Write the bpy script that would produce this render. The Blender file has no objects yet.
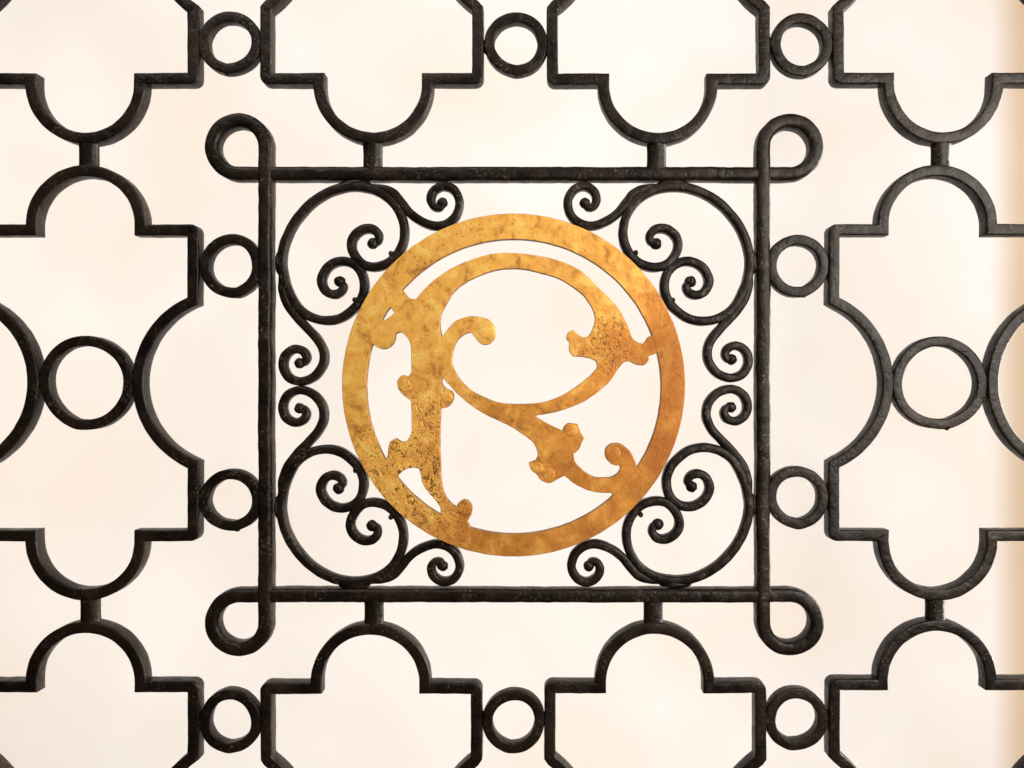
import bpy, bmesh, math
from mathutils import Vector, noise

S = 0.001                                   # one millimetre of ironwork per unit of the plan below
scene = bpy.context.scene
COL = scene.collection


# ------------------------------------------------------------------ helpers
def P(x, y):
    """Plan point (x to the right, y down, millimetres) on the face of the grille -> world X, Z."""
    return ((x - 512.0) * S, (384.0 - y) * S)


def link(name, mesh, mat, parent=None):
    o = bpy.data.objects.new(name, mesh)
    COL.objects.link(o)
    mesh.materials.clear()
    mesh.materials.append(mat)
    if parent is not None:
        o.parent = parent
    return o


def smooth(mesh, deg=38):
    for p in mesh.polygons:
        p.use_smooth = True
    mesh.set_sharp_from_angle(angle=math.radians(deg))


def arc(cx, cy, r, a0, a1, n):
    """Points on a circle; angles in degrees, counter-clockwise with y up (so 90 = top)."""
    out = []
    for i in range(n + 1):
        a = math.radians(a0 + (a1 - a0) * i / n)
        out.append((cx + r * math.cos(a), cy - r * math.sin(a)))
    return out


def catmull(pts, closed=False, step=2.5):
    out = []
    n = len(pts)
    segs = n if closed else n - 1
    for i in range(segs):
        if closed:
            p0, p1, p2, p3 = (pts[(i + k - 1) % n] for k in range(4))
        else:
            p1, p2 = pts[i], pts[i + 1]
            p0 = pts[i - 1] if i > 0 else (2 * p1[0] - p2[0], 2 * p1[1] - p2[1])
            p3 = pts[i + 2] if i + 2 < n else (2 * p2[0] - p1[0], 2 * p2[1] - p1[1])
        d = math.hypot(p2[0] - p1[0], p2[1] - p1[1])
        m = max(1, int(math.ceil(d / step)))
        # centripetal knots keep tight curls free of loops
        def kn(t, a, b):
            return t + max(1e-6, math.hypot(b[0] - a[0], b[1] - a[1])) ** 0.5
        t0 = 0.0
        t1 = kn(t0, p0, p1); t2 = kn(t1, p1, p2); t3 = kn(t2, p2, p3)
        for j in range(m):
            t = t1 + (t2 - t1) * j / m
            def L(a, b, ta, tb):
                w = (t - ta) / (tb - ta)
                return (a[0] + (b[0] - a[0]) * w, a[1] + (b[1] - a[1]) * w)
            A1 = L(p0, p1, t0, t1); A2 = L(p1, p2, t1, t2); A3 = L(p2, p3, t2, t3)
            B1 = L(A1, A2, t0, t2); B2 = L(A2, A3, t1, t3)
            out.append(L(B1, B2, t1, t2))
    if not closed:
        out.append(pts[-1])
    return out


def densify(pts, closed, step=4.0):
    out = []
    n = len(pts)
    for i in range(n if closed else n - 1):
        a, b = pts[i], pts[(i + 1) % n]
        d = math.hypot(b[0] - a[0], b[1] - a[1])
        m = max(1, int(round(d / step)))
        for j in range(m):
            out.append((a[0] + (b[0] - a[0]) * j / m, a[1] + (b[1] - a[1]) * j / m))
    if not closed:
        out.append(pts[-1])
    return out


def fillet(pts, idx, r, n=4):
    """Round the corners whose indices are in idx on a closed polyline."""
    out = []
    N = len(pts)
    for i, p in enumerate(pts):
        if i not in idx:
            out.append(p)
            continue
        a, b = pts[i - 1], pts[(i + 1) % N]
        da = Vector((a[0] - p[0], a[1] - p[1])).normalized()
        db = Vector((b[0] - p[0], b[1] - p[1])).normalized()
        s = Vector(p) + da * r
        e = Vector(p) + db * r
        for k in range(n + 1):
            t = k / n
            q = s * (1 - t) ** 2 + Vector(p) * 2 * t * (1 - t) + e * t * t
            out.append((q.x, q.y))
    return out


def profile(w, d, bev, nb=3):
    """Rounded rectangle: u across the bar, v into depth (0 = front)."""
    pts = []
    hw = w / 2
    for (cu, cv, a0) in ((hw - bev, d - bev, 0), (-hw + bev, d - bev, 90), (-hw + bev, bev, 180), (hw - bev, bev, 270)):
        for k in range(nb + 1):
            a = math.radians(a0 + 90 * k / nb)
            pts.append((cu + bev * math.cos(a), cv + bev * math.sin(a)))
    return pts


def sweep(bm, path, w, d, bev, closed, front=0.0, seed=0.0, rough=0.28, widths=None, fronts=None, caps=True):
    """A forged bar: a rounded section swept along a plan path, slightly uneven as hammered iron is."""
    prof = profile(w, d, bev)
    n = len(path)
    rings = []
    for i in range(n):
        p = Vector(path[i])
        if closed:
            a, b = Vector(path[i - 1]), Vector(path[(i + 1) % n])
        else:
            a = Vector(path[max(i - 1, 0)]); b = Vector(path[min(i + 1, n - 1)])
        t1 = p - a; t2 = b - p
        if t1.length < 1e-6: t1 = t2
        if t2.length < 1e-6: t2 = t1
        t1 = t1.normalized(); t2 = t2.normalized()
        tan = (t1 + t2)
        tan = t1 if tan.length < 1e-6 else tan.normalized()
        nor = Vector((tan.y, -tan.x))
        n1 = Vector((t1.y, -t1.x))
        m = 1.0 / max(0.55, nor.dot(n1))
        sc = widths[i] if widths else 1.0
        fr = front + (fronts[i] if fronts else 0.0)
        ring = []
        for (u, v) in prof:
            q = p + nor * (u * sc * m)
            nv = noise.noise_vector(Vector((q.x * 0.11 + seed, q.y * 0.11, v * 0.13 + seed * 1.7)))
            nb = noise.noise_vector(Vector((q.x * 0.022 + seed, q.y * 0.022, 3.1)))
            k = rough
            X, Z = P(q.x + nv.x * k + nb.x * 0.7 * k * 2, q.y + nv.y * k + nb.y * 0.7 * k * 2)
            dv = d / 2 + (v - d / 2) * sc if widths else v
            ring.append(bm.verts.new((X, (fr + dv + nv.z * k) * S, Z)))
        rings.append(ring)
    m = len(prof)
    for i in range(n if closed else n - 1):
        r0, r1 = rings[i], rings[(i + 1) % n]
        for k in range(m):
            bm.faces.new((r0[k], r0[(k + 1) % m], r1[(k + 1) % m], r1[k]))
    if not closed and caps:
        bm.faces.new(list(reversed(rings[0])))
        bm.faces.new(rings[-1])


def blob(bm, x, y, r, yf, ry=None, seed=0.0, sq=(1.0, 1.0)):
    """A hammered lump (a scroll's eye, a weld, a rivet head) centred at depth yf."""
    ry = ry if ry is not None else r
    ret = bmesh.ops.create_icosphere(bm, subdivisions=3, radius=1.0)
    X, Z = P(x, y)
    for v in ret['verts']:
        c = v.co.copy()
        k = 1.0 + 0.13 * noise.noise(c * 1.6 + Vector((seed, x * 0.1, y * 0.1)))
        v.co = Vector((X + c.x * r * k * S * sq[0], (yf + c.y * ry * k) * S, Z + c.z * r * k * S * sq[1]))


def finish(bm, name, mat, parent, deg=38):
    bmesh.ops.recalc_face_normals(bm, faces=bm.faces)
    me = bpy.data.meshes.new(name)
    bm.to_mesh(me)
    bm.free()
    smooth(me, deg)
    return link(name, me, mat, parent)


# ------------------------------------------------------------------ materials
def new_mat(name):
    m = bpy.data.materials.new(name)
    m.use_nodes = True
    nt = m.node_tree
    for n in list(nt.nodes):
        nt.nodes.remove(n)
    out = nt.nodes.new('ShaderNodeOutputMaterial')
    b = nt.nodes.new('ShaderNodeBsdfPrincipled')
    nt.links.new(b.outputs[0], out.inputs[0])
    return m, nt, b


def N(nt, kind, **kw):
    n = nt.nodes.new(kind)
    for k, v in kw.items():
        if k in n.inputs.keys():
            n.inputs[k].default_value = v
        else:
            setattr(n, k, v)
    return n


def noise_tex(nt, vec, scale, detail=4.0, rough=0.55, dist=0.0):
    t = N(nt, 'ShaderNodeTexNoise')
    t.inputs['Scale'].default_value = scale
    t.inputs['Detail'].default_value = detail
    t.inputs['Roughness'].default_value = rough
    t.inputs['Distortion'].default_value = dist
    nt.links.new(vec, t.inputs['Vector'])
    return t.outputs['Fac']


def ramp(nt, fac, stops, interp='LINEAR'):
    r = N(nt, 'ShaderNodeValToRGB')
    r.color_ramp.interpolation = interp
    els = r.color_ramp.elements
    while len(els) < len(stops):
        els.new(0.5)
    for e, (p, c) in zip(els, stops):
        e.position = p
        e.color = (c[0], c[1], c[2], 1.0) if not isinstance(c, float) else (c, c, c, 1.0)
    nt.links.new(fac, r.inputs['Fac'])
    return r.outputs['Color']


def mixc(nt, fac, a, b, mode='MIX'):
    m = N(nt, 'ShaderNodeMix', data_type='RGBA', blend_type=mode)
    for sock, val in ((m.inputs[0], fac), (m.inputs[6], a), (m.inputs[7], b)):
        if isinstance(val, (int, float)):
            sock.default_value = val
        elif isinstance(val, tuple):
            sock.default_value = (*val, 1.0)
        else:
            nt.links.new(val, sock)
    return m.outputs[2]


def math_n(nt, op, a, b=None, c=None, clamp=False):
    m = N(nt, 'ShaderNodeMath', operation=op)
    m.use_clamp = clamp
    for i, val in enumerate((a, b, c)):
        if val is None:
            continue
        if isinstance(val, (int, float)):
            m.inputs[i].default_value = val
        else:
            nt.links.new(val, m.inputs[i])
    return m.outputs[0]


def bump(nt, height, dist, strength, prev=None):
    b = N(nt, 'ShaderNodeBump')
    b.inputs['Distance'].default_value = dist
    b.inputs['Strength'].default_value = strength
    nt.links.new(height, b.inputs['Height'])
    if prev is not None:
        nt.links.new(prev, b.inputs['Normal'])
    return b.outputs['Normal']


def make_iron():
    m, nt, b = new_mat('old_black_paint_on_iron')
    co = N(nt, 'ShaderNodeTexCoord').outputs['Object']
    broad = noise_tex(nt, co, 14, 3, 0.5)
    mid = noise_tex(nt, co, 70, 5, 0.6, 0.4)
    fine = noise_tex(nt, co, 420, 4, 0.65)
    base = ramp(nt, mid, [(0.30, (0.0038, 0.0023, 0.0016)), (0.55, (0.0078, 0.0044, 0.0026)), (0.75, (0.022, 0.0135, 0.008))])
    base = mixc(nt, ramp(nt, broad, [(0.42, 0.0), (0.70, 0.55)]), base, (0.027, 0.016, 0.0095))
    # worn and dusty flecks
    chips = ramp(nt, fine, [(0.57, 0.0), (0.64, 1.0)])
    area = ramp(nt, noise_tex(nt, co, 34, 3, 0.5), [(0.47, 0.0), (0.60, 1.0)])
    fleck = math_n(nt, 'MULTIPLY', chips, area)
    base = mixc(nt, math_n(nt, 'MULTIPLY', fleck, 0.75), base, (0.12, 0.095, 0.072))
    nt.links.new(base, b.inputs['Base Color'])
    rg = ramp(nt, mid, [(0.3, 0.30), (0.7, 0.50)])
    nt.links.new(rg, b.inputs['Roughness'])
    b.inputs['Specular IOR Level'].default_value = 0.2
    pits = noise_tex(nt, co, 170, 3, 0.55, 0.6)
    nrm = bump(nt, mid, 0.0022, 0.7)
    nrm = bump(nt, pits, 0.0009, 0.5, nrm)
    nrm = bump(nt, fine, 0.0004, 0.45, nrm)
    nt.links.new(nrm, b.inputs['Normal'])
    return m


def make_gilt():
    m, nt, b = new_mat('worn_gilt_brass')
    co = N(nt, 'ShaderNodeTexCoord').outputs['Object']
    sep = N(nt, 'ShaderNodeSeparateXYZ')
    nt.links.new(co, sep.inputs[0])
    x, z = sep.outputs['X'], sep.outputs['Z']
    broad = noise_tex(nt, co, 11, 4, 0.55, 0.3)
    mid = noise_tex(nt, co, 55, 5, 0.62, 0.8)
    fine = noise_tex(nt, co, 260, 5, 0.7, 0.5)
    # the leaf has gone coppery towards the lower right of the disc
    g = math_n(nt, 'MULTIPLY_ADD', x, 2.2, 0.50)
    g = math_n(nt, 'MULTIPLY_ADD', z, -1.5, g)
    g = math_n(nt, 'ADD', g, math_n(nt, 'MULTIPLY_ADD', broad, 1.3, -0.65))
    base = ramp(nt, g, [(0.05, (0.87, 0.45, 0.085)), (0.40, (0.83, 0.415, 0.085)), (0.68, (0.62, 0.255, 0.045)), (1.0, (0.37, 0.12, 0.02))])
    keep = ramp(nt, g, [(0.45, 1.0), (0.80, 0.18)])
    base = mixc(nt, math_n(nt, 'MULTIPLY', keep, ramp(nt, mid, [(0.50, 0.0), (0.64, 0.85)])), base, (0.88, 0.57, 0.14))
    base = mixc(nt, ramp(nt, mid, [(0.32, 0.8), (0.46, 0.0)]), base, (0.42, 0.17, 0.04))
    # chased ornament: strongest at the lower left of the disc and of the stem
    u = math_n(nt, 'ADD', x, 0.085)
    v = math_n(nt, 'ADD', z, 0.085)
    r2 = math_n(nt, 'ADD', math_n(nt, 'MULTIPLY', u, u), math_n(nt, 'MULTIPLY', v, v))
    zone1 = math_n(nt, 'SUBTRACT', 1.0, math_n(nt, 'MULTIPLY', r2, 125.0), clamp=True)
    u2 = math_n(nt, 'ADD', x, -0.092)
    v2 = math_n(nt, 'ADD', z, -0.042)
    r22 = math_n(nt, 'ADD', math_n(nt, 'MULTIPLY', u2, u2), math_n(nt, 'MULTIPLY', v2, v2))
    zone2 = math_n(nt, 'SUBTRACT', 1.0, math_n(nt, 'MULTIPLY', r22, 900.0), clamp=True)
    zone = math_n(nt, 'MAXIMUM', zone1, math_n(nt, 'MULTIPLY', zone2, 0.9))
    zone = math_n(nt, 'MULTIPLY_ADD', zone, 0.86, 0.14)
    vo = N(nt, 'ShaderNodeTexNoise')
    vo.inputs['Scale'].default_value = 150
    vo.inputs['Detail'].default_value = 3.0
    vo.inputs['Distortion'].default_value = 1.6
    nt.links.new(co, vo.inputs['Vector'])
    chase = ramp(nt, vo.outputs['Fac'], [(0.36, 0.0), (0.46, 0.8), (0.54, 1.0), (0.60, 0.35), (0.68, 0.9)])
    groove = math_n(nt, 'MULTIPLY', ramp(nt, vo.outputs['Fac'], [(0.37, 1.0), (0.44, 0.0)]), zone)
    groove2 = math_n(nt, 'MULTIPLY', ramp(nt, vo.outputs['Fac'], [(0.575, 0.0), (0.60, 1.0), (0.625, 0.0)]), zone)
    base = mixc(nt, math_n(nt, 'MULTIPLY', groove, 0.95), base, (0.20, 0.085, 0.02))
    base = mixc(nt, math_n(nt, 'MULTIPLY', groove2, 0.85), base, (0.24, 0.11, 0.025))
    # scattered specks of tarnish
    specks = math_n(nt, 'MULTIPLY', ramp(nt, fine, [(0.34, 1.0), (0.42, 0.0)]), ramp(nt, broad, [(0.40, 0.2), (0.6, 0.75)]))
    base = mixc(nt, specks, base, (0.16, 0.075, 0.025))
    nt.links.new(base, b.inputs['Base Color'])
    b.inputs['Metallic'].default_value = 0.4
    b.inputs['Specular IOR Level'].default_value = 0.25
    nt.links.new(ramp(nt, mid, [(0.3, 0.38), (0.7, 0.58)]), b.inputs['Roughness'])
    h = math_n(nt, 'MULTIPLY', chase, zone)
    nrm = bump(nt, h, 0.0009, 0.6)
    nrm = bump(nt, mid, 0.0007, 0.35, nrm)
    nrm = bump(nt, fine, 0.0003, 0.5, nrm)
    nt.links.new(nrm, b.inputs['Normal'])
    return m


def make_plaster(name, tint):
    m, nt, b = new_mat(name)
    co = N(nt, 'ShaderNodeTexCoord').outputs['Object']
    broad = noise_tex(nt, co, 1.6, 4, 0.55, 0.3)
    mid = noise_tex(nt, co, 7, 5, 0.6)
    a = tuple(c * 0.93 for c in tint)
    base = ramp(nt, broad, [(0.34, tuple(c * t for c, t in zip(tint, (0.93, 0.885, 0.83)))), (0.50, a), (0.66, tint)])
    base = mixc(nt, ramp(nt, mid, [(0.4, 0.0), (0.7, 0.25)]), base, tuple(c * t for c, t in zip(tint, (0.97, 0.93, 0.88))))
    nt.links.new(base, b.inputs['Base Color'])
    b.inputs['Roughness'].default_value = 0.85
    nt.links.new(bump(nt, mid, 0.004, 0.25), b.inputs['Normal'])
    return m


IRON = make_iron()
GILT = make_gilt()
BRONZE, _nt, _b = new_mat('dark_bronze_sawn_edge')
_co = N(_nt, 'ShaderNodeTexCoord').outputs['Object']
_nt.links.new(ramp(_nt, noise_tex(_nt, _co, 120, 4, 0.6), [(0.35, (0.10, 0.045, 0.015)), (0.65, (0.36, 0.17, 0.045))]), _b.inputs['Base Color'])
_b.inputs['Metallic'].default_value = 0.4
_b.inputs['Roughness'].default_value = 0.5
PLASTER = make_plaster('cream_plaster', (0.80, 0.757, 0.722))
TAN = make_plaster('tan_plaster', (0.60, 0.46, 0.325))

# ------------------------------------------------------------------ the grille (one thing, everything welded to it)
grille = bpy.data.objects.new('wrought_iron_grille', None)
COL.objects.link(grille)
grille.empty_display_size = 0.1
grille.location = (0, 0, 0)
grille['label'] = 'black wrought iron grille with a round gilt letter R in its square centre'
grille['category'] = 'grille'

BAR_D = 16.0


def lobed_panel(cx, cy, shoulder, end, waist, R, lobe_x=None, half=107.0, lobe_r=54.5, skew=0.0, seed=0.0):
    """Closed bar: round lobe at top and bottom, square shoulders, sides drawn in to a waist by two arcs."""
    lx = cx if lobe_x is None else lobe_x
    q = []
    corner = set()
    # right side arcs, going down: end top -> waist -> end bottom
    a_end = math.degrees(math.asin(min(1.0, end / R)))
    acx = waist + R
    lobe_dy = shoulder - 5.0

    def add(pt, rounded=False):
        if rounded:
            corner.add(len(q))
        q.append(pt)
    # start at the top lobe, left foot, over the top to the right foot
    add((lx - lobe_r, cy - shoulder))
    for p in arc(lx, cy - shoulder - 5.0, lobe_r, 180, 0, 40):
        add(p)
    add((lx + lobe_r, cy - shoulder))
    add((cx + half, cy - shoulder), True)
    for p in arc(cx + acx, cy, R, 180 - a_end, 180 + a_end, 36):
        add((min(p[0], cx + half), p[1]))
    add((cx + half, cy + shoulder), True)
    add((lx + lobe_r, cy + shoulder))
    for p in arc(lx, cy + shoulder + 5.0, lobe_r, 0, -180, 40):
        add(p)
    add((lx - lobe_r, cy + shoulder))
    add((cx - half, cy + shoulder), True)
    for p in arc(cx - acx, cy, R, -a_end, a_end, 36):
        add((max(p[0], cx - half), p[1]))
    add((cx - half, cy - shoulder), True)
    pts = fillet(q, corner, 3.2, 4)
    # drop doubles, then even out the spacing
    cl = []
    for p in pts:
        if not cl or math.hypot(p[0] - cl[-1][0], p[1] - cl[-1][1]) > 0.6:
            cl.append(p)
    if math.hypot(cl[0][0] - cl[-1][0], cl[0][1] - cl[-1][1]) < 0.6:
        cl.pop()
    path = densify(cl, True, 4.5)
    path = [(x + skew * (y - cy), y) for x, y in path]
    bm = bmesh.new()
    sweep(bm, path, 11.3, BAR_D, 1.7, True, 0.0, seed, 0.34)
    return finish(bm, 'lobed_panel', IRON, grille, 32)


mid_kw = dict(shoulder=153.2, end=82.0, waist=52.5, R=88.5)
out_kw = dict(shoulder=153.2, end=86.0, waist=63.0, R=99.0)
# middle row, either side of the square
lobed_panel(84.8, 382.8, lobe_x=85.0, half=107.7, seed=1.1, **mid_kw)
lobed_panel(941.0, 382.6, lobe_x=938.3, half=106.5, seed=2.3, **mid_kw)
# the row above and the row below run out of the picture
top_cy, bot_cy = 78.0 - 153.2, 687.6 + 153.2
lobed_panel(84.8, top_cy, lobe_x=84.6, half=107.7, seed=3.7, **out_kw)
lobed_panel(371.2, top_cy, lobe_x=372.6, half=106.2, seed=4.9, **out_kw)
lobed_panel(658.8, top_cy + 0.6, lobe_x=658.2, half=106.2, seed=5.3, **out_kw)
lobed_panel(945.6, top_cy - 0.2, lobe_x=943.8, half=106.6, seed=6.1, **out_kw)
lobed_panel(85.0, bot_cy - 0.4, lobe_x=85.0, half=107.7, seed=7.7, **out_kw)
lobed_panel(371.0, bot_cy + 1.2, lobe_x=370.0, half=105.4, seed=8.3, **out_kw)
lobed_panel(655.4, bot_cy + 0.6, lobe_x=655.0, half=105.7, seed=9.9, **out_kw)
lobed_panel(941.4, bot_cy - 2.4, lobe_x=937.4, half=106.4, seed=10.1, **out_kw)


def ring_part(name, x, y, rc, w, d, front, seed, bev=1.6):
    bm = bmesh.new()
    n = 64
    seam = -math.pi / 2 + 0.25 * math.sin(seed * 5)      # where the ring was closed
    path = []
    for i in range(n):
        a = 2 * math.pi * i / n
        da = math.atan2(math.sin(a - seam), math.cos(a - seam))
        k = 1 + 0.014 * math.sin(2 * a + seed) + 0.010 * math.sin(3 * a + seed * 2) + 0.022 * math.exp(-(da / 0.16) ** 2)
        path.append((x + rc * k * math.cos(a), y - rc * k * math.sin(a)))
    sweep(bm, path, w, d, bev, True, front, seed, 0.32)
    blob(bm, x + (rc + w * 0.36) * math.cos(seam), y - (rc + w * 0.36) * math.sin(seam), 2.9, front + 5.0, 4.6, seed)
    for sgn in (-1, 1):
        blob(bm, x + sgn * (rc + w * 0.42), y + 1.5 * math.sin(seed * 3), 4.2, front + 6.0, 6.0, seed, (0.75, 1.7))
    return finish(bm, name, IRON, grille, 34)


for i, (x, y, rc) in enumerate([(228.8, 41.2, 26.2), (516.2, 42.2, 26.6), (802.6, 43.2, 26.2),
                                (230.0, 265.4, 26.4), (798.6, 265.2, 26.2),
                                (229.6, 500.6, 26.2), (798.4, 497.8, 26.2),
                                (229.2, 722.6, 26.2), (513.6, 722.8, 26.4), (797.4, 720.6, 26.2)]):
    ring_part('connecting_ring', x, y, rc, 10.3, 12.0, 1.6, 20 + i * 1.37)
for x, y, s in ((85.0, 382.4, 41.1), (940.6, 383.0, 51.7)):
    ring_part('waist_ring', x, y, 42.0, 10.2, 12.5, 1.2, s)


def stub(x, y0, y1, seed):
    """Short round bar that joins two lobes, or a lobe and the square."""
    bm = bmesh.new()
    n = 20
    rows = 6
    prev = None
    for j in range(rows + 1):
        y = y0 + (y1 - y0) * j / rows
        e = abs(j / rows - 0.5) * 2
        r = 9.7 + 0.8 * e ** 3
        cur = []
        for k in range(n):
            a = 2 * math.pi * k / n
            nv = noise.noise(Vector((math.cos(a) * 1.5 + seed, math.sin(a) * 1.5, y * 0.2)))
            rr = r * (1 + 0.03 * nv)
            X, Z = P(x + rr * math.cos(a), y)
            cur.append(bm.verts.new((X, (7.5 + rr * 0.72 * math.sin(a)) * S, Z)))
        if prev:
            for k in range(n):
                bm.faces.new((prev[k], prev[(k + 1) % n], cur[(k + 1) % n], cur[k]))
        prev = cur
    return finish(bm, 'joining_stub', IRON, grille, 50)


for i, (x, y0, y1) in enumerate([(85.2, 139, 170), (371.4, 139, 172), (657.6, 139, 172), (944.4, 139, 170),
                                 (86.6, 595, 627), (372.6, 598, 628), (654.2, 598, 628), (938.6, 595, 626)]):
    stub(x, y0, y1, 60 + i * 2.1)

# --- the square frame: one bar that loops outwards at each corner and crosses itself there
L0, R0, T0, B0, LR = 264.2, 764.2, 172.6, 596.6, 26.8
sq = []
sq += [(L0, B0), (L0, T0)]
sq += [(L0, T0 - LR)] + arc(L0 - LR, T0 - LR, LR, 0, 270, 34)[1:]
sq += [(L0, T0), (R0, T0)]
sq += [(R0 + LR, T0)] + arc(R0 + LR, T0 - LR, LR, -90, 180, 34)[1:]
sq += [(R0, T0), (R0, B0)]
sq += [(R0, B0 + LR)] + arc(R0 + LR, B0 + LR, LR, 180, 450, 34)[1:]
sq += [(R0, B0), (L0, B0)]
sq += [(L0 - LR, B0)] + arc(L0 - LR, B0 + LR, LR, 90, 360, 34)[1:]
cl = []
for p in sq:
    if not cl or math.hypot(p[0] - cl[-1][0], p[1] - cl[-1][1]) > 0.5:
        cl.append(p)
path = densify(cl, True, 4.0)
fr = []
for i, p in enumerate(path):
    a, b = path[i - 1], path[(i + 1) % len(path)]
    t = Vector((b[0] - a[0], b[1] - a[1]))
    fr.append(1.3 * (t.x / max(t.length, 1e-6)) ** 2)
bm = bmesh.new()
sweep(bm, path, 14.0, 18.5, 4.2, True, -0.8, 80.3, 0.5, fronts=fr)
square = finish(bm, 'square_frame', IRON, grille, 45)

# --- scrollwork in the four corners of the square
HEART = [(371.8, 242.4), (376.6, 240.2), (377.3, 234.0), (372.5, 228.4), (365.2, 227.2), (357.0, 230.6), (350.9, 238.6), (350.6, 248.0),
         (355.7, 257.6), (363.0, 264.0), (371.5, 266.2), (380.0, 265.2), (388.5, 261.5), (397.2, 252.5), (402.8, 239.5),
         (403.2, 226.0), (399.2, 212.5), (388.8, 197.8), (372.6, 188.2), (352.2, 185.2), (332.6, 188.9), (311.8, 200.6),
         (293.8, 220.2), (283.8, 240.6), (280.2, 260.0), (282.8, 279.2), (286.6, 290.0), (295.6, 306.8), (309.8, 317.0),
         (325.2, 320.4), (339.6, 317.8), (351.4, 309.5), (359.6, 299.8), (363.4, 286.2), (359.6, 270.6), (348.8, 261.6),
         (336.6, 260.8), (325.4, 267.6), (320.2, 279.6), (324.4, 290.4), (332.6, 294.0), (339.8, 291.0), (342.2, 285.0), (338.2, 280.6)]
TAIL_A = [(441.6, 201.6), (439.0, 206.0), (434.0, 205.6), (430.2, 199.6), (432.4, 190.6), (442.0, 184.6), (453.0, 188.2), (458.8, 200.0),
          (455.6, 213.6), (446.6, 222.2), (434.7, 224.8), (420.6, 220.2), (408.8, 211.8), (399.8, 200.6), (392.6, 192.4), (381.6, 187.6), (366.0, 185.6)]
TAIL_B = [(297.8, 363.0), (302.0, 362.6), (304.6, 358.6), (302.2, 352.0), (293.4, 348.8), (283.8, 354.8), (281.2, 366.2), (287.0, 377.2),
          (298.4, 381.4), (312.0, 377.0), (320.8, 366.0), (322.4, 353.6), (317.2, 341.0), (307.0, 329.2), (295.6, 317.2), (286.0, 304.0), (281.2, 290.0), (280.2, 270.0)]


def taper(n, ends, m=10, lo=0.72):
    """Ends drawn down a little before the rolled eye."""
    out = [1.0] * n
    for i in range(n):
        k = 1.0
        if 's' in ends and i < m: k = min(k, lo + (1 - lo) * i / m)
        if 'e' in ends and n - 1 - i < m: k = min(k, lo + (1 - lo) * (n - 1 - i) / m)
        out[i] = k
    return out


def scroll(name, pts, eyes, seed, w=9.0, ends='se', eye_r=5.4, welds=()):
    path = catmull(pts, False, 2.0)
    bm = bmesh.new()
    sweep(bm, path, w, 12.5, 2.9, False, 1.4, seed, 0.34, widths=taper(len(path), ends))
    for (x, y) in eyes:
        blob(bm, x, y, eye_r, 6.6, 5.0, seed)
    for (x, y, r, wx, wy) in welds:
        blob(bm, x, y, r, 6.8, 5.6, seed + 3, (wx, wy))
    return finish(bm, name, IRON, grille, 45)


def rivet(x, y, parent, seed):
    bm = bmesh.new()
    blob(bm, x, y, 2.8, 6.0, 3.8, seed, (0.95, 1.0))
    return finish(bm, 'rivet', IRON, parent, 50)


corners = [
    # heart map, upper/lower tail maps, rivets
    dict(h=lambda x, y: (x, y), a=lambda x, y: (x, y), b=lambda x, y: (x, y), riv=((390.0, 252.6), (353.6, 299.2))),
    dict(h=lambda x, y: (658.5 - 1.0356 * (x - 370.0), y + 0.4 * (y > 240)), a=lambda x, y: (1026.8 - x, y), b=lambda x, y: (1030.8 - x, y - 3.6),
         riv=((636.4, 252.0), (673.6, 299.6))),
    dict(h=lambda x, y: (x - 1.0, 449.6 - 0.987 * (y - 320.6)), a=lambda x, y: (x + 0.4, 545.0 - 0.95 * (y - 225.0)), b=lambda x, y: (x, 771.6 - y),
         riv=((354.0, 471.0), (390.0, 518.0))),
    dict(h=lambda x, y: (751.0 - 1.005 * (x - 280.0), 447.8 - 0.992 * (y - 320.6)), a=lambda x, y: (1030.6 - x, 545.0 - 0.95 * (y - 225.0)), b=lambda x, y: (1030.2 - x, 770.4 - y),
         riv=((672.4, 471.2), (641.4, 515.6))),
]
for i, c in enumerate(corners):
    hp = [c['h'](*p) for p in HEART]
    heart = scroll('heart_scroll', hp, [hp[0], hp[-1]], 100 + i * 7.3, w=9.1, eye_r=5.9, welds=[(*c['h'](354, 182.0), 5.0, 3.2, 0.9), (*c['h'](276.4, 262), 3.4, 0.9, 3.4)])
    ta = [c['a'](*p) for p in TAIL_A]
    scroll('tail_scroll', ta, [ta[0]], 140 + i * 5.1, w=8.8, ends='se', eye_r=5.5)
    tb = [c['b'](*p) for p in TAIL_B]
    scroll('tail_scroll', tb, [tb[0]], 170 + i * 3.3, w=8.8, ends='se', eye_r=5.5)
    for k, (x, y) in enumerate(c['riv']):
        rivet(x, y, heart, 200 + i + k * 0.5)

# ------------------------------------------------------------------ the gilt disc with the pierced letter
CX, CY, RI = 513.8, 386.6, 147.6
OX, OY, RO = 513.6, 385.0, 170.4


def rim(a0, a1, n=18, r=151.0):
    return arc(CX, CY, r, a0, a1, n)


def ang(x, y):
    return math.degrees(math.atan2(CY - y, x - CX))


def edge(p, q, ccw):
    """Along the hidden side of the disc's rim from near p to near q."""
    a, b = ang(*p), ang(*q)
    if ccw:
        while b < a: b += 360
    else:
        while b > a: b -= 360
    return rim(a, b, max(3, int(abs(b - a) / 4)))


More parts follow.
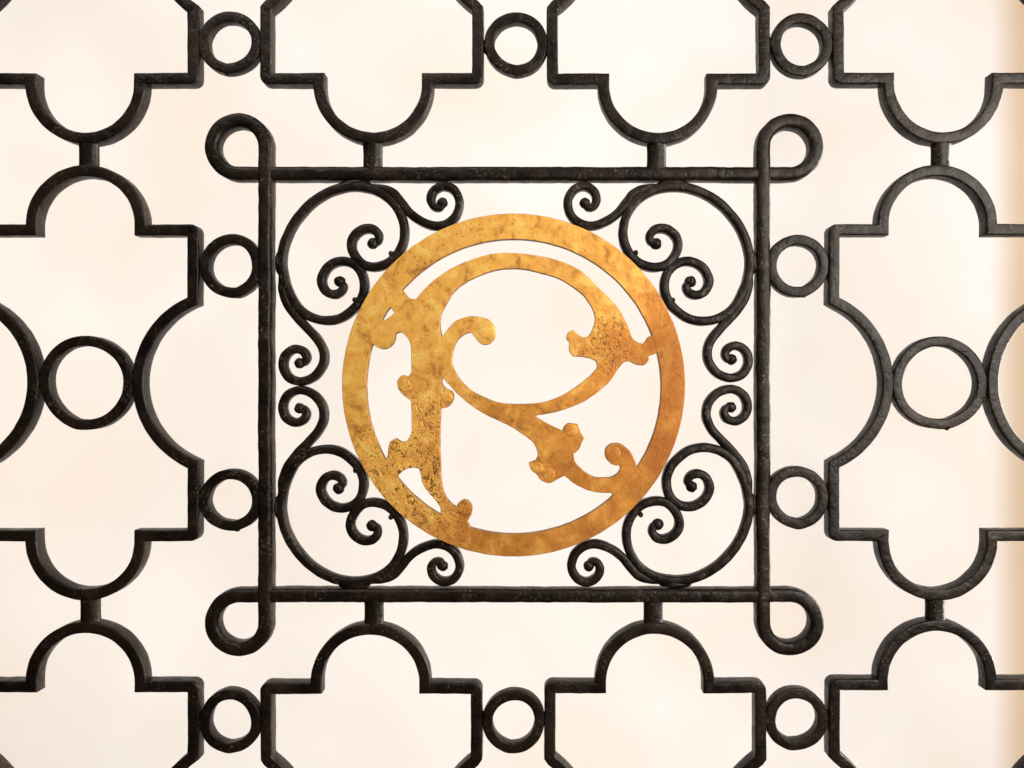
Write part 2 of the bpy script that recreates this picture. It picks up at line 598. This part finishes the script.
# crisp points and crotches of the sawn leaves; everything between them is a smooth curve
CRISP = {(441.4, 337.6), (588.5, 337), (568.5, 333), (570.2, 342.8), (573.5, 355.8), (596.6, 361), (471.6, 331.8), (648, 355.4), (643, 365), (629.4, 360.6),
         (533.4, 415.4), (562.6, 431.6), (568.4, 423.4), (577.2, 424.4), (580, 432), (583.2, 437.8), (573, 453.4), (620.4, 465), (636.4, 467.4), (440.6, 408), (441.8, 384), (441.6, 375.4),
         (456.4, 507.6), (466.6, 521), (536.2, 460.6), (529.6, 463), (536.8, 473.4), (564.4, 474.8), (395.4, 333.6), (412.4, 372.5), (411.6, 400.6), (407, 442),
         (396, 438.8), (390.8, 441.7), (422, 475), (416.5, 300), (638, 343.6), (646, 341), (390.5, 306.5), (395.6, 313.2), (384.5, 321.6), (381.6, 319.4)}


def saw(pts, closed, step=1.5):
    if closed:
        k = next((i for i, p in enumerate(pts) if p in CRISP), None)
        if k is None:
            return catmull(pts, True, step)
        pts = pts[k:] + pts[:k + 1]
    out, run = [], [pts[0]]
    for p in pts[1:]:
        run.append(p)
        if p in CRISP:
            out += catmull(run, False, step)[:-1]
            run = [p]
    if len(run) > 1:
        out += catmull(run, False, step)
    else:
        out.append(run[0])
    if closed:
        out = out[:-1] if math.hypot(out[0][0] - out[-1][0], out[0][1] - out[-1][1]) < 0.3 else out
    return out


def hole(free, ccw):
    """free: the sawn outline between its two ends on the rim; closes along the rim."""
    c = saw(free, False)
    return c + edge(free[-1], free[0], ccw)[1:-1]


H1 = hole([(401, 288), (405, 294), (410, 299), (416.5, 300), (425, 290), (434, 281.6), (449, 270.8), (463.4, 263.6), (487, 256), (502.5, 253.8), (518, 254.2),
           (540, 257), (560, 262), (579, 271), (600.6, 291), (614.7, 305), (625.6, 323), (632, 339), (638, 343.6), (643, 344), (646, 341), (648.5, 337.5), (657.5, 334.5)], True)
H2 = saw([(390.5, 306.5), (393.2, 309.5), (395.6, 313.2), (391.0, 317.2), (384.5, 321.6), (381.6, 319.4), (386.0, 312.6)], True, 1.4)
H3 = hole([(369, 341), (374, 344), (379, 347.5), (385, 348.5), (391.2, 345.8), (394.6, 340), (395.4, 333.6), (400.6, 331.8), (407, 336), (411, 343), (412, 358), (412.4, 372.5),
           (408.7, 376.6), (402.5, 376), (398.2, 382), (400.2, 390), (406.6, 396.6), (411.6, 400.6), (412.6, 417.5), (411.8, 434), (407, 442), (402, 442.2), (396, 438.8),
           (390.8, 441.7), (389.6, 447), (388.6, 454), (386.6, 460), (381.5, 457), (377.0, 452)], False)
H4 = hole([(396, 482), (397.5, 476), (402, 471), (410, 467.4), (419, 468), (422, 475), (423.2, 482), (428.7, 491), (436.5, 500), (441, 507), (442, 517)], False)
H5 = saw([(441.4, 337.6), (439.8, 326), (440.4, 316), (445.4, 305), (455.6, 289.7), (471, 279.3), (491.5, 271), (506, 268.6), (524, 269), (540, 272.5),
              (560, 278.8), (572, 286), (585, 296.7), (592.8, 309), (595.4, 319), (593, 329), (588.5, 337), (583, 338), (577, 334.5), (572.7, 330.8), (568.5, 333),
              (566.8, 338), (570.2, 342.8), (569.6, 350), (573.5, 355.8), (582, 356.3), (591, 358.2), (596.6, 361), (597.4, 367), (591.6, 374.6), (580, 384.4),
              (568, 392.6), (556, 398.8), (540, 403.2), (518, 404.5), (499, 403), (480.6, 396), (468, 388.2), (457, 375.6), (451.7, 363), (452.4, 352),
              (455.8, 342.5), (463.4, 334.4), (471.6, 331.8), (475.4, 336.6), (479.5, 342.4), (487, 344.2), (493.4, 339.4), (495, 330.4), (490.4, 321.6),
              (479, 317.3), (468, 317.5), (457, 321.2), (448.5, 329.4), (444.8, 334.6)], True, 1.6)
H6 = hole([(472, 533), (469.6, 526), (466.6, 521), (470.2, 515.6), (472, 509.4), (470, 503.2), (464.7, 500), (459.6, 502.6), (456.4, 507.6), (450.6, 503.2), (444.6, 494.4), (441.2, 481.6), (440.4, 464), (439.8, 449), (439.8, 430),
           (440.6, 408), (448.4, 405.8), (453.2, 398.6), (452.2, 392.2), (446.4, 389), (441.8, 384), (441.6, 375.4), (448.6, 383), (460, 395.2), (476, 408), (493, 417.5),
           (510, 425.4), (524.6, 434.8), (534.6, 443.6), (538.2, 454.4), (536.2, 460.6), (529.6, 463), (531.0, 468.2), (536.8, 473.4), (542, 480), (550, 482.2), (558, 477.8), (564.4, 474.8),
           (577.4, 484.6), (590, 490), (604.8, 492.2), (611, 492.4), (616, 499)], False)
H7 = hole([(659.5, 351.2), (652, 354.2), (648, 355.4), (647.2, 361), (643, 365), (636.4, 364), (629.4, 360.6), (624, 361.6), (618.4, 367.6), (609, 381), (595.5, 393), (582, 401.8), (560, 410.2), (546, 413.4),
           (533.4, 415.4), (540, 419.8), (550, 425.2), (562.6, 431.6), (564.8, 426), (568.4, 423.4), (577.2, 424.4), (580, 432), (583.2, 437.8), (578, 449), (573, 453.4), (574.8, 462), (583, 471), (593.8, 477.2),
           (604.8, 478.2), (614, 476.2), (620, 470.6), (620.4, 465), (612.4, 463.8), (606, 457), (605.8, 449.2), (612, 443.8), (621, 444.6), (629.6, 451.8), (633.8, 460.4), (636.4, 467.4), (641, 469)], True)


def plate(name, loops, half, bevel, yc, parent, wob=0.22, seed=0.0):
    cu = bpy.data.curves.new(name + '_outline', 'CURVE')
    cu.dimensions = '2D'
    cu.fill_mode = 'BOTH'
    cu.extrude = (half - bevel) * S
    cu.bevel_depth = bevel * S
    cu.bevel_resolution = 2
    for lp in loops:
        sp = cu.splines.new('POLY')
        sp.points.add(len(lp) - 1)
        for pt, (x, y) in zip(sp.points, lp):
            nv = noise.noise_vector(Vector((x * 0.16 + seed, y * 0.16, 2.0)))
            X, Z = P(x + nv.x * wob, y + nv.y * wob)
            pt.co = (X, Z, 0, 1)
        sp.use_cyclic_u = True
    tmp = bpy.data.objects.new(name + '_tmp', cu)
    COL.objects.link(tmp)
    dg = bpy.context.evaluated_depsgraph_get()
    me = bpy.data.meshes.new_from_object(tmp.evaluated_get(dg))
    bpy.data.objects.remove(tmp)
    bpy.data.curves.remove(cu)
    me.name = name
    for v in me.vertices:
        x, z, d = v.co
        v.co = (x, yc * S - d, z)
    bm = bmesh.new()
    bm.from_mesh(me)
    bmesh.ops.remove_doubles(bm, verts=bm.verts, dist=1e-6)
    bmesh.ops.recalc_face_normals(bm, faces=bm.faces)
    bm.to_mesh(me)
    bm.free()
    smooth(me, 8)
    o = link(name, me, GILT, parent)
    me.materials.append(BRONZE)
    for p in me.polygons:
        if abs(p.normal.y) < 0.85:
            p.material_index = 1
    return o


disc = plate('medallion_ring', [arc(OX, OY, RO, 0, 360, 180)[:-1], arc(CX, CY, RI, 0, 360, 160)[:-1]], 4.0, 0.6, 1.0, grille, 0.35, 4.0)
disc['label'] = 'worn gilt ring round the letter'
letter = plate('letter', [arc(CX, CY, 155.0, 0, 360, 180)[:-1], H1, H2, H3, H4, H5, H6, H7], 3.8, 0.6, 0.98, disc, 0.3, 9.0)
# the rolled buds at the leaf tips stand a little proud of the sheet
bm = bmesh.new()
bm.from_mesh(letter.data)
for x, y, r in ((487, 332, 8.4), (612.6, 453.4, 8), (405.5, 386, 6.2), (447.2, 397.6, 5.6), (571, 430.6, 6.6), (537.4, 467.6, 6), (549, 474.6, 6.6),
                (464.6, 508.6, 7), (397, 446, 5.6)):
    blob(bm, x, y, r, -2.75, 0.42, x)
bm.to_mesh(letter.data)
bm.free()
for p in letter.data.polygons:
    if p.index >= 0 and p.material_index == 0 and len(p.vertices) == 3 and abs(p.normal.y) < 0.999:
        p.use_smooth = True
letter['label'] = 'gilt capital letter R with curled leafy ends'


# ------------------------------------------------------------------ what stands behind
def box(name, x0, x1, y0, y1, z0, z1, mat, bev=0.0):
    bm = bmesh.new()
    bmesh.ops.create_cube(bm, size=1.0)
    for v in bm.verts:
        v.co = Vector(((x0 + x1) / 2 + v.co.x * (x1 - x0), (y0 + y1) / 2 + v.co.y * (y1 - y0), (z0 + z1) / 2 + v.co.z * (z1 - z0)))
    if bev:
        bmesh.ops.bevel(bm, geom=list(bm.edges), offset=bev, segments=4, affect='EDGES', profile=0.5)
    me = bpy.data.meshes.new(name)
    bm.to_mesh(me)
    bm.free()
    smooth(me, 40)
    return link(name, me, mat)


WY = 2.4
wall = box('plaster_wall', -3.6, 3.6, WY, WY + 0.3, -2.6, 2.6, PLASTER)
wall['label'] = 'pale cream plaster wall standing out of focus behind the iron grille'
wall['category'] = 'wall'
bm = bmesh.new()                            # a shallow rounded pilaster
rows = []
x0p, x1p = 1.885, 2.65
for i in range(25):
    t = i / 24
    xx = x0p + (x1p - x0p) * t
    yy = WY - 0.001 - 0.10 * math.sin(math.pi * t) ** 1.3
    rows.append((bm.verts.new((xx, yy, -2.6)), bm.verts.new((xx, yy, 2.6)), bm.verts.new((xx, WY + 0.05, -2.6)), bm.verts.new((xx, WY + 0.05, 2.6))))
for r0, r1 in zip(rows, rows[1:]):
    bm.faces.new((r0[0], r1[0], r1[1], r0[1]))
    bm.faces.new((r0[3], r1[3], r1[2], r0[2]))
    bm.faces.new((r0[1], r1[1], r1[3], r0[3]))
    bm.faces.new((r0[2], r1[2], r1[0], r0[0]))
bm.faces.new((rows[0][0], rows[0][1], rows[0][3], rows[0][2]))
bm.faces.new((rows[-1][2], rows[-1][3], rows[-1][1], rows[-1][0]))
pil = finish(bm, 'plaster_pilaster', TAN, None, 40)
pil['label'] = 'blurred tan plaster pilaster at the right edge of the cream wall'
pil['category'] = 'pilaster'


# ------------------------------------------------------------------ light
def area(name, loc, target, sx, sy, power, color):
    l = bpy.data.lights.new(name, 'AREA')
    l.shape = 'RECTANGLE'
    l.size, l.size_y = sx, sy
    l.energy = power
    l.color = color
    o = bpy.data.objects.new(name, l)
    COL.objects.link(o)
    o.location = loc
    o.rotation_euler = (Vector(target) - Vector(loc)).to_track_quat('-Z', 'Y').to_euler()
    return o


# behind the grille: unseen fill lamps added to wash the wall evenly
for nm, lx, lz, tx, tz, sx, sy, pw, cc in (
        ('wall_fill_light', -2.5, 0.0, -2.5, 0.0, 0.5, 3.8, 51, (1.0, 0.94, 0.875)),
        ('wall_fill_light', 2.4, 0.1, 2.3, 0.1, 0.5, 3.8, 52, (1.0, 0.955, 0.915)),
        ('wall_fill_light', 0.3, 2.1, 0.3, 2.1, 4.2, 0.4, 43, (1.0, 0.965, 0.955)),
        ('wall_fill_light', 0.3, -2.1, 0.3, -2.1, 4.2, 0.4, 42, (1.0, 0.95, 0.925))):
    area(nm, (lx, 0.35, lz), (tx, WY, tz), sx, sy, pw, cc)
area('side_fill_light', (3.5, 0.55, 0.3), (3.5 - 0.6, 0.55 - 0.8, 0.25), 1.6, 2.6, 520, (1.0, 0.955, 0.90))  # unseen fill added to brighten the right faces of the bars
# the side the photographer stands on: a window to the right, an added unseen fill high up for the gilt
area('front_window_light', (1.15, -1.25, 0.3), (0.2, 0.0, 0.0), 0.9, 1.1, 44, (1.0, 0.93, 0.83))
area('front_fill_light', (-0.75, -1.0, 1.7), (0.0, 0.0, 0.0), 1.2, 0.8, 21, (1.0, 0.955, 0.90))

w = bpy.data.worlds.new('World')
scene.world = w
w.use_nodes = True
bg = w.node_tree.nodes['Background']
bg.inputs[0].default_value = (1.0, 0.95, 0.9, 1.0)
bg.inputs[1].default_value = 0.015

# ------------------------------------------------------------------ camera
F = 804.0
cam = bpy.data.cameras.new('camera')
co = bpy.data.objects.new('camera', cam)
COL.objects.link(co)
PX = 26.0
co.location = (PX * S, -F * S, 0.0)
co.rotation_euler = (math.radians(90), 0, 0)
cam.sensor_width = 36.0
cam.sensor_fit = 'HORIZONTAL'
cam.lens = 36.0 * F / 1024.0
cam.shift_x = -PX / 1024.0
cam.clip_start = 0.05
cam.clip_end = 100.0
cam.dof.use_dof = True
cam.dof.focus_distance = F * S + 0.003
cam.dof.aperture_fstop = cam.lens / 46.0
scene.camera = co

scene.view_settings.view_transform = 'Standard'
scene.view_settings.look = 'None'
scene.view_settings.exposure = 0.0
scene.view_settings.gamma = 1.0
scene.render.resolution_x = 1024
scene.render.resolution_y = 768
